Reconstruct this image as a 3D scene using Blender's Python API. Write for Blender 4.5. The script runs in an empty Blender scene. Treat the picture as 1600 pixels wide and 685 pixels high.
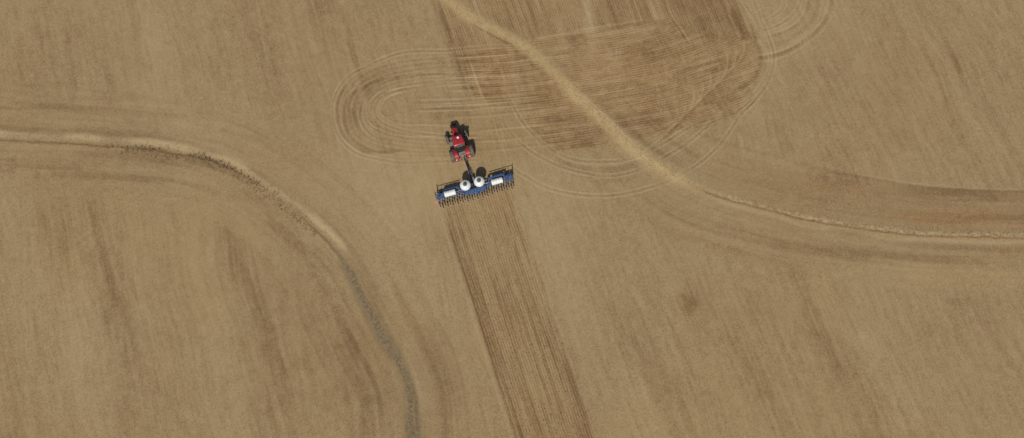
import bpy, bmesh, math, random
import numpy as np
from mathutils import Vector, Matrix

SC = bpy.context.scene
C = SC.collection
PI = math.pi
R = math.radians

# ---------------------------------------------------------------- camera, light, exposure
TILT = 11.4
CAM_H = 104.6
cam_d = bpy.data.cameras.new('camera')
cam_d.sensor_width = 36.0
cam_d.lens = 24.0
cam_d.clip_start = 0.5
cam_d.clip_end = 9000
cam = bpy.data.objects.new('camera', cam_d)
C.objects.link(cam)
cam.location = (0, -CAM_H * math.tan(R(TILT)), CAM_H)
cam.rotation_euler = (R(TILT), 0, 0)
SC.camera = cam

SUN_EL, SUN_AZ = 48.6, 5.5           # sun behind the bottom edge of the picture, a little to the left
W = bpy.data.worlds.new("World")
SC.world = W
W.use_nodes = True
wn = W.node_tree
bg = wn.nodes['Background']
sky = wn.nodes.new('ShaderNodeTexSky')
sky.sky_type = 'NISHITA'
sky.sun_disc = False
sky.sun_elevation = R(SUN_EL)
sky.sun_rotation = R(180 + SUN_AZ)
sky.air_density = 1.0
sky.dust_density = 1.5
wn.links.new(sky.outputs[0], bg.inputs[0])
bg.inputs[1].default_value = 0.055

sd = bpy.data.lights.new('sun', 'SUN')
sd.energy = 3.0
sd.angle = R(0.5)
sd.color = (1.0, 0.95, 0.87)
sun = bpy.data.objects.new('sun', sd)
C.objects.link(sun)
tosun = Vector((-math.sin(R(SUN_AZ)) * math.cos(R(SUN_EL)), -math.cos(R(SUN_AZ)) * math.cos(R(SUN_EL)), math.sin(R(SUN_EL))))
sun.rotation_euler = tosun.to_track_quat('Z', 'Y').to_euler()
sun.location = (0, 0, 60)

SC.view_settings.view_transform = 'Standard'
SC.view_settings.look = 'None'
SC.view_settings.exposure = 0.05
SC.view_settings.gamma = 1.0
SC.view_settings.use_curve_mapping = False

# ---------------------------------------------------------------- survey: where a photo pixel lands on the flat field (metres)
FPX = 24.0 / 36.0 * 1600
CAMY = -CAM_H * math.tan(R(TILT))


def G(x, y):
    a = (x - 800) / FPX
    b = (342.5 - y) / FPX
    c, s = math.cos(R(TILT)), math.sin(R(TILT))
    dz = b * s - c
    t = -CAM_H / dz
    return (a * t, CAMY + (b * c + s) * t)


# ---------------------------------------------------------------- material helpers
def new_mat(name):
    m = bpy.data.materials.new(name)
    m.use_nodes = True
    nt = m.node_tree
    for n in list(nt.nodes):
        nt.nodes.remove(n)
    out = nt.nodes.new('ShaderNodeOutputMaterial')
    b = nt.nodes.new('ShaderNodeBsdfPrincipled')
    nt.links.new(b.outputs[0], out.inputs[0])
    return m, nt, b


def mix(nt, fac, a, b, blend='MIX'):
    n = nt.nodes.new('ShaderNodeMix')
    n.data_type = 'RGBA'
    n.blend_type = blend
    for sock, v in ((n.inputs[0], fac), (n.inputs[6], a), (n.inputs[7], b)):
        if isinstance(v, bpy.types.NodeSocket):
            nt.links.new(v, sock)
        elif isinstance(v, tuple):
            sock.default_value = (*v, 1)
        else:
            sock.default_value = v
    return n.outputs[2]


def mth(nt, op, a, b=None, clamp=False):
    n = nt.nodes.new('ShaderNodeMath')
    n.operation = op
    n.use_clamp = clamp
    for i, v in enumerate((a, b)):
        if v is None:
            continue
        if isinstance(v, bpy.types.NodeSocket):
            nt.links.new(v, n.inputs[i])
        else:
            n.inputs[i].default_value = v
    return n.outputs[0]


def noise(nt, scale, detail=3, rough=0.55, vec=None):
    n = nt.nodes.new('ShaderNodeTexNoise')
    n.inputs['Scale'].default_value = scale
    n.inputs['Detail'].default_value = detail
    n.inputs['Roughness'].default_value = rough
    if vec is not None:
        nt.links.new(vec, n.inputs['Vector'])
    return n.outputs[0]


def ramp(nt, src, lo, hi):
    n = nt.nodes.new('ShaderNodeMapRange')
    nt.links.new(src, n.inputs[0])
    n.inputs[1].default_value = lo
    n.inputs[2].default_value = hi
    n.clamp = True
    return n.outputs[0]


def paint(name, col, rough=0.4, dust=0.25, metal=0.0, dustcol=(0.33, 0.24, 0.14), coat=0.0, scale=3.0):
    """a painted or moulded surface that carries an uneven coat of field dust"""
    m, nt, b = new_mat(name)
    tc = nt.nodes.new('ShaderNodeTexCoord')
    n1 = noise(nt, scale, 5, 0.65, tc.outputs['Object'])
    n2 = noise(nt, scale * 9, 3, 0.6, tc.outputs['Object'])
    f = mth(nt, 'MULTIPLY', ramp(nt, n1, 0.35, 0.75), dust)
    f = mth(nt, 'ADD', f, mth(nt, 'MULTIPLY', ramp(nt, n2, 0.5, 0.9), dust * 0.5), True)
    nt.links.new(mix(nt, f, col, dustcol), b.inputs['Base Color'])
    nt.links.new(mth(nt, 'ADD', mth(nt, 'MULTIPLY', f, 0.5), rough, True), b.inputs['Roughness'])
    b.inputs['Metallic'].default_value = metal
    b.inputs['Coat Weight'].default_value = coat
    return m


M = {
    'red': paint('red_paint', (0.37, 0.012, 0.022), 0.32, 0.16, coat=0.3),
    'blue': paint('blue_paint', (0.020, 0.095, 0.27), 0.45, 0.24),
    'black': paint('black_steel', (0.014, 0.013, 0.013), 0.45, 0.12),
    'tyre': paint('dusty_rubber', (0.035, 0.032, 0.030), 0.8, 0.85, dustcol=(0.34, 0.29, 0.21), scale=5),
    'tyre_dark': paint('dark_rubber', (0.025, 0.023, 0.022), 0.75, 0.3),
    'rim': paint('silver_rim', (0.45, 0.45, 0.44), 0.4, 0.3, metal=0.5),
    'grey': paint('grey_casting', (0.20, 0.20, 0.20), 0.5, 0.35),
    'steel': paint('worn_steel', (0.42, 0.40, 0.38), 0.38, 0.35, metal=0.7),
    'poly': paint('white_poly', (0.80, 0.80, 0.75), 0.38, 0.05),
    'lid': paint('charcoal_lid', (0.075, 0.08, 0.078), 0.5, 0.15),
    'white': paint('white_plastic', (0.85, 0.85, 0.85), 0.3, 0.03),
    'glass': paint('tinted_glass', (0.008, 0.010, 0.012), 0.06, 0.05),
    'lamp': paint('lamp_lens', (0.85, 0.85, 0.82), 0.12, 0.02),
    'orange': paint('orange_sign', (0.85, 0.22, 0.02), 0.5, 0.05),
    'amber': paint('amber_lens', (0.8, 0.30, 0.03), 0.25, 0.03),
    'pink': paint('faded_red_flag', (0.70, 0.14, 0.13), 0.7, 0.15),
}

# ---------------------------------------------------------------- the field, one sheet
FINE = 0.1


def axis(lo, hi, step, far, k=1.16):
    a = list(np.arange(lo, hi + step * 0.5, step))
    s, x, right = step, hi, []
    while x < far:
        s *= k
        x += s
        right.append(x)
    s, x, left = step, lo, []
    while x > -far:
        s *= k
        x -= s
        left.append(x)
    return np.array(left[::-1] + a + right)


XS = axis(-92, 92, FINE, 3500)
YS = axis(-38, 45, FINE, 3500)
NX, NY = len(XS), len(YS)
GX, GY = np.meshgrid(XS, YS)                 # [NY, NX]
GX = GX.astype(np.float32)
GY = GY.astype(np.float32)


def vn(x, y, seed):
    """smooth value noise in 0..1"""
    t = np.random.RandomState(seed).rand(256, 256).astype(np.float32)
    xf, yf = np.floor(x), np.floor(y)
    xi, yi = xf.astype(np.int64) & 255, yf.astype(np.int64) & 255
    fx, fy = (x - xf).astype(np.float32), (y - yf).astype(np.float32)
    fx = fx * fx * (3 - 2 * fx)
    fy = fy * fy * (3 - 2 * fy)
    x1, y1 = (xi + 1) & 255, (yi + 1) & 255
    return (t[yi, xi] * (1 - fx) + t[yi, x1] * fx) * (1 - fy) + (t[y1, xi] * (1 - fx) + t[y1, x1] * fx) * fy


def fbm(x, y, seed, octs=3, gain=0.55):
    a, s, o = 1.0, 0.0, 0.0
    for i in range(octs):
        o = o + a * vn(x * 2 ** i + 17.3 * i, y * 2 ** i + 5.1 * i, seed + i)
        s += a
        a *= gain
    return o / s


def sm(x, lo, hi):
    t = np.clip((x - lo) / (hi - lo), 0, 1)
    return t * t * (3 - 2 * t)


def spline(px, step=0.9, raw=False):
    """photo-surveyed points -> smooth polyline in metres on the field"""
    p = [np.array(q if raw else G(*q)) for q in px]
    p = [2 * p[0] - p[1]] + p + [2 * p[-1] - p[-2]]
    out = []
    for i in range(1, len(p) - 2):
        a, b, c, d = p[i - 1], p[i], p[i + 1], p[i + 2]
        n = max(1, int(np.hypot(*(c - b)) / step))
        for k in range(n):
            t = k / n
            out.append(0.5 * (2 * b + (c - a) * t + (2 * a - 5 * b + 4 * c - d) * t * t + (3 * b - a - 3 * c + d) * t ** 3))
    out.append(p[-2])
    return np.array(out)


def measure(line, rad, I0=0, I1=None, J0=0, J1=None):
    """signed distance (left of travel positive) and arc length for grid points within rad of a polyline"""
    I1 = NX if I1 is None else I1
    J1 = NY if J1 is None else J1
    D = np.full((J1 - J0, I1 - I0), 1e6, np.float32)
    S = np.full((J1 - J0, I1 - I0), 1e6, np.float32)
    T = np.zeros((J1 - J0, I1 - I0), np.float32)
    acc = 0.0
    for k in range(len(line) - 1):
        a, b = line[k], line[k + 1]
        v = b - a
        L = float(np.hypot(*v))
        if L < 1e-6:
            continue
        v = v / L
        i0, i1 = np.searchsorted(XS, [min(a[0], b[0]) - rad, max(a[0], b[0]) + rad])
        j0, j1 = np.searchsorted(YS, [min(a[1], b[1]) - rad, max(a[1], b[1]) + rad])
        i0, i1, j0, j1 = max(i0, I0), min(i1, I1), max(j0, J0), min(j1, J1)
        if i1 > i0 and j1 > j0:
            dx = GX[j0:j1, i0:i1] - a[0]
            dy = GY[j0:j1, i0:i1] - a[1]
            t = dx * v[0] + dy * v[1]
            tc = np.clip(t, 0, L)
            ex, ey = dx - tc * v[0], dy - tc * v[1]
            d = np.sqrt(ex * ex + ey * ey)
            cr = v[0] * dy - v[1] * dx
            o_ = (slice(j0 - J0, j1 - J0), slice(i0 - I0, i1 - I0))
            sub = D[o_]
            m = d < sub
            sub[m] = d[m]
            S[o_][m] = (np.sign(cr) * d)[m]
            T[o_][m] = (tc + acc)[m]
        acc += L
    return S, T, acc


def inside(poly, soft=0.6, wob=0.0, seed=3):
    """soft mask of a surveyed polygon"""
    p = np.array([G(*q) for q in poly])
    m = np.zeros((NY, NX), bool)
    x, y = GX, GY
    if wob:
        x = GX + (vn(GX / 1.5, GY / 1.5, seed) - 0.5) * wob
        y = GY + (vn(GX / 1.5, GY / 1.5, seed + 1) - 0.5) * wob
    n = len(p)
    for i in range(n):
        (x1, y1), (x2, y2) = p[i], p[(i + 1) % n]
        if abs(y1 - y2) < 1e-9:
            continue
        c = ((y1 > y) != (y2 > y)) & (x < (x2 - x1) * (y - y1) / (y2 - y1) + x1)
        m ^= c
    dmin = np.full((NY, NX), 1e6, np.float32)
    for i in range(n):
        a, b = p[i], p[(i + 1) % n]
        v = b - a
        L2 = float(v @ v)
        t = np.clip(((x - a[0]) * v[0] + (y - a[1]) * v[1]) / L2, 0, 1)
        dmin = np.minimum(dmin, np.hypot(x - a[0] - t * v[0], y - a[1] - t * v[1]))
    s = np.where(m, dmin, -dmin)
    return sm(s, -soft, soft).astype(np.float32)


Z = np.zeros((NY, NX), np.float32)
dark = np.zeros((NY, NX), np.float32)
pale = np.zeros((NY, NX), np.float32)
redd = np.zeros((NY, NX), np.float32)
weed = np.zeros((NY, NX), np.float32)
gold = np.zeros((NY, NX), np.float32)

HEAD = 18.4                                    # the rows' bearing, degrees to the left of up
ca, sa = math.cos(R(HEAD)), math.sin(R(HEAD))
U = GX * ca + GY * sa                          # across the rows
V = -GX * sa + GY * ca                         # along the rows
warp = (vn(GX / 9, GY / 9, 90) - 0.5) * 1.2
Uw = U + warp

# the two terraces
T1 = spline([(-1600, 420), (-1100, 320), (-700, 260), (-400, 225), (-60, 217), (0, 219), (60, 222), (120, 225), (180, 230), (235, 234), (300, 244), (345, 257), (380, 274), (420, 299), (455, 325),
             (490, 356), (520, 386), (545, 418), (562, 452), (580, 487), (602, 530), (620, 562), (632, 590), (640, 622), (643, 650), (645, 690), (645, 740), (640, 820), (620, 950)])
T2 = spline([(-900, -1500), (-200, -900), (230, -550), (430, -330), (560, -120), (660, -28), (700, 2), (745, 33), (780, 52), (815, 72), (850, 101), (885, 135), (920, 168), (950, 196), (985, 229), (1015, 251),
             (1045, 270), (1080, 290), (1120, 306), (1160, 318), (1210, 331), (1260, 343), (1310, 352), (1370, 361), (1440, 368), (1520, 371), (1600, 372), (1700, 372), (1950, 365), (2300, 340)])
S1, A1, LEN1 = measure(T1, 16)
S2, A2, LEN2 = measure(T2, 14)
# both run left to right: positive = the upper / right-hand side


def arc_at(line, x, y):
    q = np.array(G(x, y))
    i = int(np.argmin(np.hypot(*(line - q).T)))
    return float(np.sum(np.hypot(*np.diff(line[:i + 1], axis=0).T)))


# --- streaks left by last season's rows
st = fbm(Uw / 2.2, V / 26, 11, 4)
st2 = fbm(Uw / 7.0, V / 40, 21, 3)
st3 = fbm(Uw / 0.55, V / 9, 31, 2)
patch = fbm(GX / 22, GY / 22, 41, 3)
streak = sm(st, 0.38, 0.85) * sm(st2, 0.30, 0.70) * (0.3 + 0.7 * sm(patch, 0.32, 0.6))
_cx, _cy = G(610, 160)
streak = streak * (1 - 0.9 * np.exp(-((GX - _cx) ** 2 / 150 + (GY - _cy) ** 2 / 150)))
streak = streak * (0.3 + 1.4 * st3)
band1 = 1 - sm(np.abs(S1 + (vn(A1 / 4, A1 * 0, 8) - 0.5) * 2.5), 6.5, 11.5)
band2u = np.where(S2 > 0, 1 - sm(S2, 7.2, 8.4), 1 - sm(-S2, 5.5, 10)) * sm(A2, arc_at(T2, 850, 101), arc_at(T2, 1015, 251))
band = np.clip(band1 + band2u, 0, 1).astype(np.float32)
dark += 0.44 * streak * (1 - 0.9 * band)
# stubble rows, faint, everywhere between the terraces
st4 = fbm(Uw / 0.30, V / 2.6, 35, 2)
dark += ((st3 - 0.5) * 0.26 + (st4 - 0.5) * 0.34) * (1 - band)
# grain that follows the terraces
for S_, A_, B_, sd_ in ((S1, A1, band1, 51), (S2, A2, band2u, 61)):
    c1 = fbm(S_ / 1.6, A_ / 30, sd_, 3)
    c2 = fbm(S_ / 0.45, A_ / 12, sd_ + 5, 2)
    dark += B_ * (0.38 * sm(c1, 0.5, 0.8) + (c2 - 0.5) * 0.26)
# general unevenness
dark += (fbm(GX / 12, GY / 12, 71, 4) - 0.5) * 0.25
dark += (fbm(GX / 0.8, GY / 0.8, 75, 3) - 0.5) * 0.34

# reddish subsoil where the terrace channels were cut
dark += 0.16 * sm(S2, 0.8, 3.0) * (1 - sm(S2, 6.6, 8.0)) * sm(A2, arc_at(T2, 1060, 275), arc_at(T2, 1180, 324))
redd += 0.75 * sm(S2, 0.5, 2.5) * (1 - sm(S2, 6.4, 8.2)) * sm(A2, arc_at(T2, 1060, 275), arc_at(T2, 1200, 329)) * sm(fbm(S2 / 1.5, A2 / 14, 81, 3), 0.3, 0.6)
redd += 0.35 * band2u * (1 - sm(np.abs(S2 + 4), 1, 5)) * sm(fbm(S2 / 2, A2 / 16, 84, 3), 0.45, 0.65)
redd += 0.22 * sm(patch, 0.45, 0.7)


def blob(x, y, rx, ry, ang, amp, arr, seed=5, rough=0.8):
    cx, cy = G(x, y)
    c, s = math.cos(R(ang)), math.sin(R(ang))
    w = 2.6 * max(rx, ry)
    i0, i1 = np.searchsorted(XS, [cx - w, cx + w])
    j0, j1 = np.searchsorted(YS, [cy - w, cy + w])
    gx, gy = GX[j0:j1, i0:i1], GY[j0:j1, i0:i1]
    dx, dy = gx - cx, gy - cy
    a, b = (dx * c + dy * s) / rx, (-dx * s + dy * c) / ry
    # break the patch up along the rows
    u, v = gx * ca + gy * sa, -gx * sa + gy * ca
    n = 0.5 * fbm(gx / 1.3, gy / 1.3, seed, 3) + 0.5 * fbm(u / 0.7, v / 6, seed + 7, 3)
    g = np.exp(-(a * a + b * b)) * (1 - rough + rough * 1.7 * sm(n, 0.3, 0.75))
    arr[j0:j1, i0:i1] += amp * g


# darker soil patches: (x, y, half width m, half length m, lean to the left from vertical)
for i, (x, y, rx, ry, an, am) in enumerate([
    (1076, 470, 1.3, 1.5, 20, 0.75), (1090, 500, 2.2, 4.5, 18, 0.25), (1325, 284, 5.5, 0.9, -8, 0.55), (1312, 245, 3.0, 2.6, 0, 0.30), (1215, 210, 1.6, 4.5, 18, 0.32),
    (1405, 215, 2.4, 5.0, 20, 0.35), (1480, 230, 1.2, 5, 20, 0.28), (1260, 170, 1.5, 6, 16, 0.22), (190, 500, 2.2, 14, 11, 0.42), (225, 620, 3.0, 7, 11, 0.25),
    (160, 420, 1.4, 6, 11, 0.2), (440, 540, 4.5, 9, 14, 0.42), (555, 590, 5.5, 9, 20, 0.38), (430, 660, 2.0, 6, 12, 0.3), (250, 660, 2, 7, 10, 0.2), (520, 490, 3, 6, 30, 0.25),
    (60, 90, 2.8, 11, 8, 0.30), (110, 60, 2.0, 9, 8, 0.25), (170, 110, 1.2, 6, 9, 0.22), (405, 60, 3.5, 9, 10, 0.33), (350, 110, 1.2, 6, 12, 0.25), (425, 130, 1.3, 6, 14, 0.28),
    (500, 20, 4, 5, 10, 0.2), (980, 520, 2, 7, 18, 0.22), (1010, 420, 1.5, 8, 17, 0.18), (1175, 470, 1.6, 7, 18, 0.25), (1245, 440, 1.2, 5, 18, 0.22),
    (1190, 600, 1.5, 8, 18, 0.25), (1330, 560, 2.0, 7, 20, 0.2), (1430, 500, 1.4, 6, 20, 0.22), (1510, 480, 3.0, 5.5, 20, 0.33), (1560, 560, 1.6, 7, 20, 0.25), (1390, 30, 3.5, 6, 20, 0.18),
    (1540, 60, 3, 10, 20, 0.2), (1395, 110, 1.5, 8, 18, 0.22), (1465, 130, 1.5, 8, 18, 0.18), (1295, 120, 2.2, 6, 16, 0.18), (150, 160, 14, 1.2, 0, 0.12), (90, 270, 10, 2.5, 0, 0.22),
    (350, 205, 6, 0.5, -14, 0.3), (440, 235, 6, 0.6, -30, 0.25), (410, 315, 6, 0.7, -25, 0.3), (350, 305, 5, 0.5, -16, 0.25), (455, 370, 8, 2.5, -40, 0.28), (560, 70, 2, 5, 12, 0.15),
    (1240, 385, 6, 0.8, -10, 0.22), (1150, 352, 4, 1.0, -18, 0.25), (1330, 395, 7, 0.7, -8, 0.2), (1440, 400, 8, 0.8, -4, 0.2), (1290, 415, 9, 0.5, -8, 0.18)]):
    blob(x, y, rx * 1.1, ry, an, am * (0.55 if rx < 3 else 0.72), dark, 200 + i)
blob(1076, 472, 1.9, 2.0, 20, 0.45, redd, 300, 0.5)
blob(1076, 472, 1.9, 2.1, 20, 0.35, dark, 301, 0.5)
# flatter, paler ground on the headland beside the left terrace and across the middle
for x, y, rx, ry, an, am in [(650, 300, 9, 6, 18, 0.30), (290, 190, 14, 4, -8, 0.25), (870, 400, 5, 14, 18, 0.28), (600, 320, 8, 8, 18, 0.15), (120, 540, 4, 12, 10, 0.22),
                             (330, 480, 3, 12, 12, 0.18), (1010, 640, 4, 6, 18, 0.22), (640, 420, 4, 10, 18, 0.2), (1340, 520, 3, 9, 20, 0.15), (240, 60, 3, 9, 10, 0.22),
                             (560, 250, 6, 5, 0, 0.18), (1240, 60, 4, 7, 15, 0.15), (1450, 430, 14, 2.2, -4, 0.2), (40, 420, 3, 8, 8, 0.12)]:
    blob(x, y, rx, ry, an, -am, dark, 500, 0.2)

# --- terraces: low banks with a grassed crest and a shallow channel below
n1 = vn(A1 / 5, A1 * 0, 101)
n1b = vn(A1 / 1.1, S1 / 0.8, 102)
sT = A1
k500, k560, k640 = arc_at(T1, 500, 365), arc_at(T1, 565, 455), arc_at(T1, 642, 650)
k235, k300, k350, k480 = arc_at(T1, 235, 234), arc_at(T1, 300, 244), arc_at(T1, 350, 259), arc_at(T1, 480, 347)
left_part = 1 - sm(sT, k500, k560)
Z += (0.10 * np.exp(-((S1 - 1.0) / 1.4) ** 2) - 0.04 * np.exp(-((S1 + 1.0) / 1.1) ** 2)) * (0.75 + 0.5 * n1)
crestA = np.exp(-((S1 - 0.95 - 0.5 * (n1 - 0.5)) / (0.42 + 0.22 * n1)) ** 2)
pale += crestA * left_part * (0.28 + 0.34 * n1) * (0.7 + 0.3 * n1b)
gold += crestA * left_part * sm(n1, 0.45, 0.8) * 0.5
edge = np.exp(-((S1 + 0.05 - 0.22 * (n1b - 0.5)) / 0.17) ** 2)
dark += edge * (0.40 + 0.5 * n1) * (0.35 + 0.65 * sm(sT, 0, arc_at(T1, 120, 225))) * (0.5 + 0.3 * left_part)
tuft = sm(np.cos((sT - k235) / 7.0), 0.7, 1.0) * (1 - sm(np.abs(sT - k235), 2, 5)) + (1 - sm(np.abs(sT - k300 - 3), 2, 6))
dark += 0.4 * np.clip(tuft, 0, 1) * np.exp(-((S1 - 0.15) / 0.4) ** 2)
# grey-green weeds in the channel, then thickening over the whole bank lower down
chan = np.exp(-((S1 + 0.7) / 0.55) ** 2) * sm(vn(A1 / 6, A1 * 0, 106), 0.25, 0.6)
weed += 0.55 * chan * sm(sT, arc_at(T1, 180, 230), k300) * (0.5 + n1b)
wlow = sm(sT, k500 - 4, k560)
wid = 0.26 + 0.60 * sm(sT, k500, k640)
wn_ = fbm(A1 / 2.2, S1 / 0.7, 108, 3)
weed += 0.2 * wlow * np.exp(-(S1 / 0.4) ** 2)
weed += wlow * np.exp(-((S1 - 0.1 - 0.5 * (n1b - .5)) / wid) ** 2) * (0.35 + 0.65 * sm(wn_, 0.15, 0.6)) * 0.95
shift = -0.35 + 1.1 * sm(sT, arc_at(T1, 606, 538), arc_at(T1, 640, 622))
dark += wlow * np.exp(-((S1 - shift - 0.35 * (n1 - 0.5) - 0.3 * (n1b - 0.5)) / 0.18) ** 2) * 0.9 * (0.4 + 0.7 * n1)
weed += wlow * np.exp(-((S1 - shift - 0.2) / 0.3) ** 2) * 0.5
pale += wlow * np.exp(-((S1 - 1.2 - wid * 0.5) / 0.3) ** 2) * 0.3 * n1

m1 = vn(A2 / 6, A2 * 0, 111)
m1b = vn(A2 / 0.9, S2 / 0.7, 112)
j0, j1_, j2 = arc_at(T2, 690, -5), arc_at(T2, 1030, 262), arc_at(T2, 1120, 306)
up_part = 1 - sm(A2, j1_, j2)
Z += 0.16 * np.exp(-((S2 - 0.3) / 1.5) ** 2) * up_part + (0.08 * np.exp(-((S2 - 0.55) / 0.8) ** 2) - 0.05 * np.exp(-((S2 + 0.8) / 0.8) ** 2)) * (1 - up_part)
Wd = 0.80 + 0.6 * m1
gold_band = np.exp(-(np.abs(S2 - 0.15 + 0.5 * (m1 - 0.5)) / Wd) ** 2.4) * up_part
gold += gold_band * (0.58 + 0.4 * m1b) * (0.7 + 0.4 * m1)
fresh = 1.0 - gold_band * 0.85
bright = np.exp(-((S2 - 0.42 - 0.25 * (m1b - 0.5)) / (0.20 + 0.14 * m1)) ** 2) * (1 - up_part)
m1c = fbm(A2 / 0.45, S2 / 0.35, 116, 3)
pale += bright * (0.16 + 0.5 * sm(m1c, 0.30, 0.70)) * (0.55 + 0.55 * m1)
dark += bright * 0.35 * sm(m1c, 0.5, 0.25)
dark += np.exp(-((S2 + 0.02 - 0.2 * (m1b - 0.5)) / 0.16) ** 2) * (1 - up_part) * (0.35 + 0.5 * m1)
pale += 0.30 * np.exp(-((S2 + 0.7 + (m1 - 0.5)) / 0.3) ** 2) * (1 - up_part) * sm(m1, 0.3, 0.7)


def seg_mask(A, a, b, soft=1.5):
    return sm(A, a - soft, a + soft) * (1 - sm(A, b - soft, b + soft))


q = seg_mask(A2, arc_at(T2, 748, 36), arc_at(T2, 805, 66)) * np.exp(-((S2 + 0.9) / 0.16) ** 2)
dark += 0.75 * q * (0.5 + m1b)
q = seg_mask(A2, arc_at(T2, 815, 72), arc_at(T2, 850, 101)) * np.exp(-((S2 + 1.3) / 0.45) ** 2)
dark += 0.5 * q * (0.3 + m1b)
q = seg_mask(A2, arc_at(T2, 905, 152), arc_at(T2, 985, 228)) * np.exp(-((S2 - 0.45) / 0.11) ** 2)
dark += 0.6 * q * (0.6 + 0.4 * m1b)
q = seg_mask(A2, arc_at(T2, 905, 152), arc_at(T2, 985, 228)) * np.exp(-((S2 - 0.75) / 0.14) ** 2)
pale += 0.5 * q

# faint reddish cut line above the right terrace
cut = spline([(1095, 208), (1150, 226), (1200, 238), (1240, 250), (1300, 266), (1350, 275), (1400, 284), (1450, 291), (1520, 296), (1600, 298), (1700, 298), (2000, 290)])
Sc, Ac, _ = measure(cut, 3)
dark += 0.35 * np.exp(-((Sc + 0.25) / 0.35) ** 2) * (0.3 + vn(Ac / 6, Ac * 0, 121))
pale += 0.25 * np.exp(-((Sc - 0.15) / 0.15) ** 2) * sm(Ac, arc_at(cut, 1300, 266), arc_at(cut, 1400, 284))

# --- freshly planted ground ----------------------------------------------------------------
# rows: attribute 'ru' is the across-row coordinate, 'rm' how fresh the furrows are
strip = inside([(688, 316), (805, 685), (960, 1180), (1110, 1180), (930, 685), (797, 287)], 0.18)
north = inside([(676, -40), (600, -300), (1090, -300), (1150, -10), (1176, 40), (1187, 62), (1110, 62), (1045, 30), (925, 47), (870, 54), (790, 72), (795, 110), (778, 170), (745, 152), (712, 88)], 0.35, 0.8)
su = fbm(U / 0.42 + 0.3 * vn(V / 3, U, 130), V / 16, 131, 2)
su2 = fbm(U / 1.6, V / 14, 135, 3)
fade = 0.65 + 0.35 * sm(np.hypot(GX + 2.0, GY - 1.0), 6, 14)
edgeL = np.exp(-((U - (np.dot(G(800, 670), (ca, sa)) + 0.35)) / 0.3) ** 2)
ev = strip * (0.08 + 0.52 * sm(su, 0.45, 0.78) + 0.26 * sm(su2, 0.5, 0.75)) * fade
# the outer rows of the pass show darkest
uc0, uc1 = np.dot(G(697, 350), (ca, sa)), np.dot(G(812, 350), (ca, sa))
for off, wdt, am in ((0.2, 0.28, 0.85), (1.1, 0.3, 0.6), (1.9, 0.25, 0.3), (7.6, 0.3, 0.35), (9.2, 0.35, 0.5), (10.4, 0.3, 0.5), (11.3, 0.25, 0.4)):
    ev += strip * am * np.exp(-((U - uc0 - off + 0.12 * np.sin(V / 6 + off)) / (wdt * 0.8)) ** 2) * (0.45 + 0.9 * vn(V / 2.8, U * 0 + off, 140)) * sm(-V, -6.5, -2)
dark += ev * 0.66
redd += strip * 0.32 * (0.5 + 0.8 * su2)
lightline = np.exp(-((U - uc1 - 0.35) / 0.12) ** 2) + 0.6 * np.exp(-((U - uc0 + 0.45) / 0.12) ** 2)
pale += lightline * 0.38 * sm(-V, -5, -3) * (GY < 3) * (GY > -80) * (0.4 + 0.8 * vn(V / 5, V * 0, 142))

nv = north * fresh
nn = 0.10 + 0.55 * sm(su, 0.40, 0.75) + 0.35 * sm(su2, 0.40, 0.7)
dark += nv * nn * 0.40 * (0.45 + 0.9 * sm(fbm(GX / 6, GY / 6, 145, 2), 0.3, 0.65))
redd += nv * 0.35
pale += nv * 0.42 * sm(vn(U / 0.45, V / 20, 147), 0.62, 0.9) * sm(vn(U / 2.6, V / 20, 148), 0.4, 0.7)
Z += 0.015 * (su - 0.5) * (strip + nv)
for x, y, rx, ry, an, am in [(700, 60, 0.9, 7, 17, 0.22), (712, 90, 0.4, 8, 17, 0.2), (722, 120, 0.3, 5, 17, 0.4), (733, 125, 0.25, 4.5, 17, 0.4), (795, 15, 0.5, 4, 17, 0.3), (1090, 30, 2.5, 5, 20, 0.4),
                             (1125, 20, 2.0, 5, 20, 0.35), (1155, 35, 1.0, 5, 20, 0.35), (1060, 40, 0.22, 5, 22, 0.3), (690, 20, 0.8, 5, 17, 0.4)]:
    blob(x, y, rx, ry, an, am, dark, 620, 0.5)

# headland passes: rows that curve gently up to the right
guide = spline([(520, 255), (600, 254), (700, 250), (790, 246), (868, 238), (975, 222), (1075, 201), (1160, 172), (1240, 140)])
Sg, Ag, _ = measure(guide, 26)
headm = inside([(712, 88), (790, 71), (870, 54), (925, 47), (1045, 29), (1100, 55), (1172, 60), (1190, 95), (1182, 130), (1160, 172), (1075, 201), (975, 222), (868, 238), (835, 205), (800, 168), (745, 158)], 0.25, 0.5)
headw = inside([(640, 160), (745, 158), (800, 168), (835, 205), (868, 239), (780, 248), (690, 251), (735, 225)], 1.0, 1.0)
Sgw = Sg + (vn(Ag / 7, Sg / 3, 150) - 0.5) * 0.25
hu = fbm(Sgw / 0.42, Ag / 13, 151, 2)
hu2 = fbm(Sgw / 1.5, Ag / 4.5, 155, 3)
hp = fbm(GX / 5.5, GY / 5.5, 158, 3)
hm = (headm + headw * 0.45) * fresh
dark += hm * (0.22 + 0.62 * sm(hu, 0.42, 0.75) * sm(hp, 0.25, 0.6) + 0.55 * sm(hu2, 0.45, 0.72) * sm(hp, 0.2, 0.7)) * 0.33
redd += hm * 0.5
pale += hm * 0.26 * sm(vn(Sgw / 0.36, Ag / 8, 161), 0.66, 0.95)
gold += hm * 0.22 * sm(fbm(Sgw / 0.8, Ag / 2.5, 163, 3), 0.5, 0.75)
dark += hm * 0.30 * (fbm(GX / 0.7, GY / 0.7, 167, 3) - 0.4)
Z += 0.015 * (hu - 0.5) * hm
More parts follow.
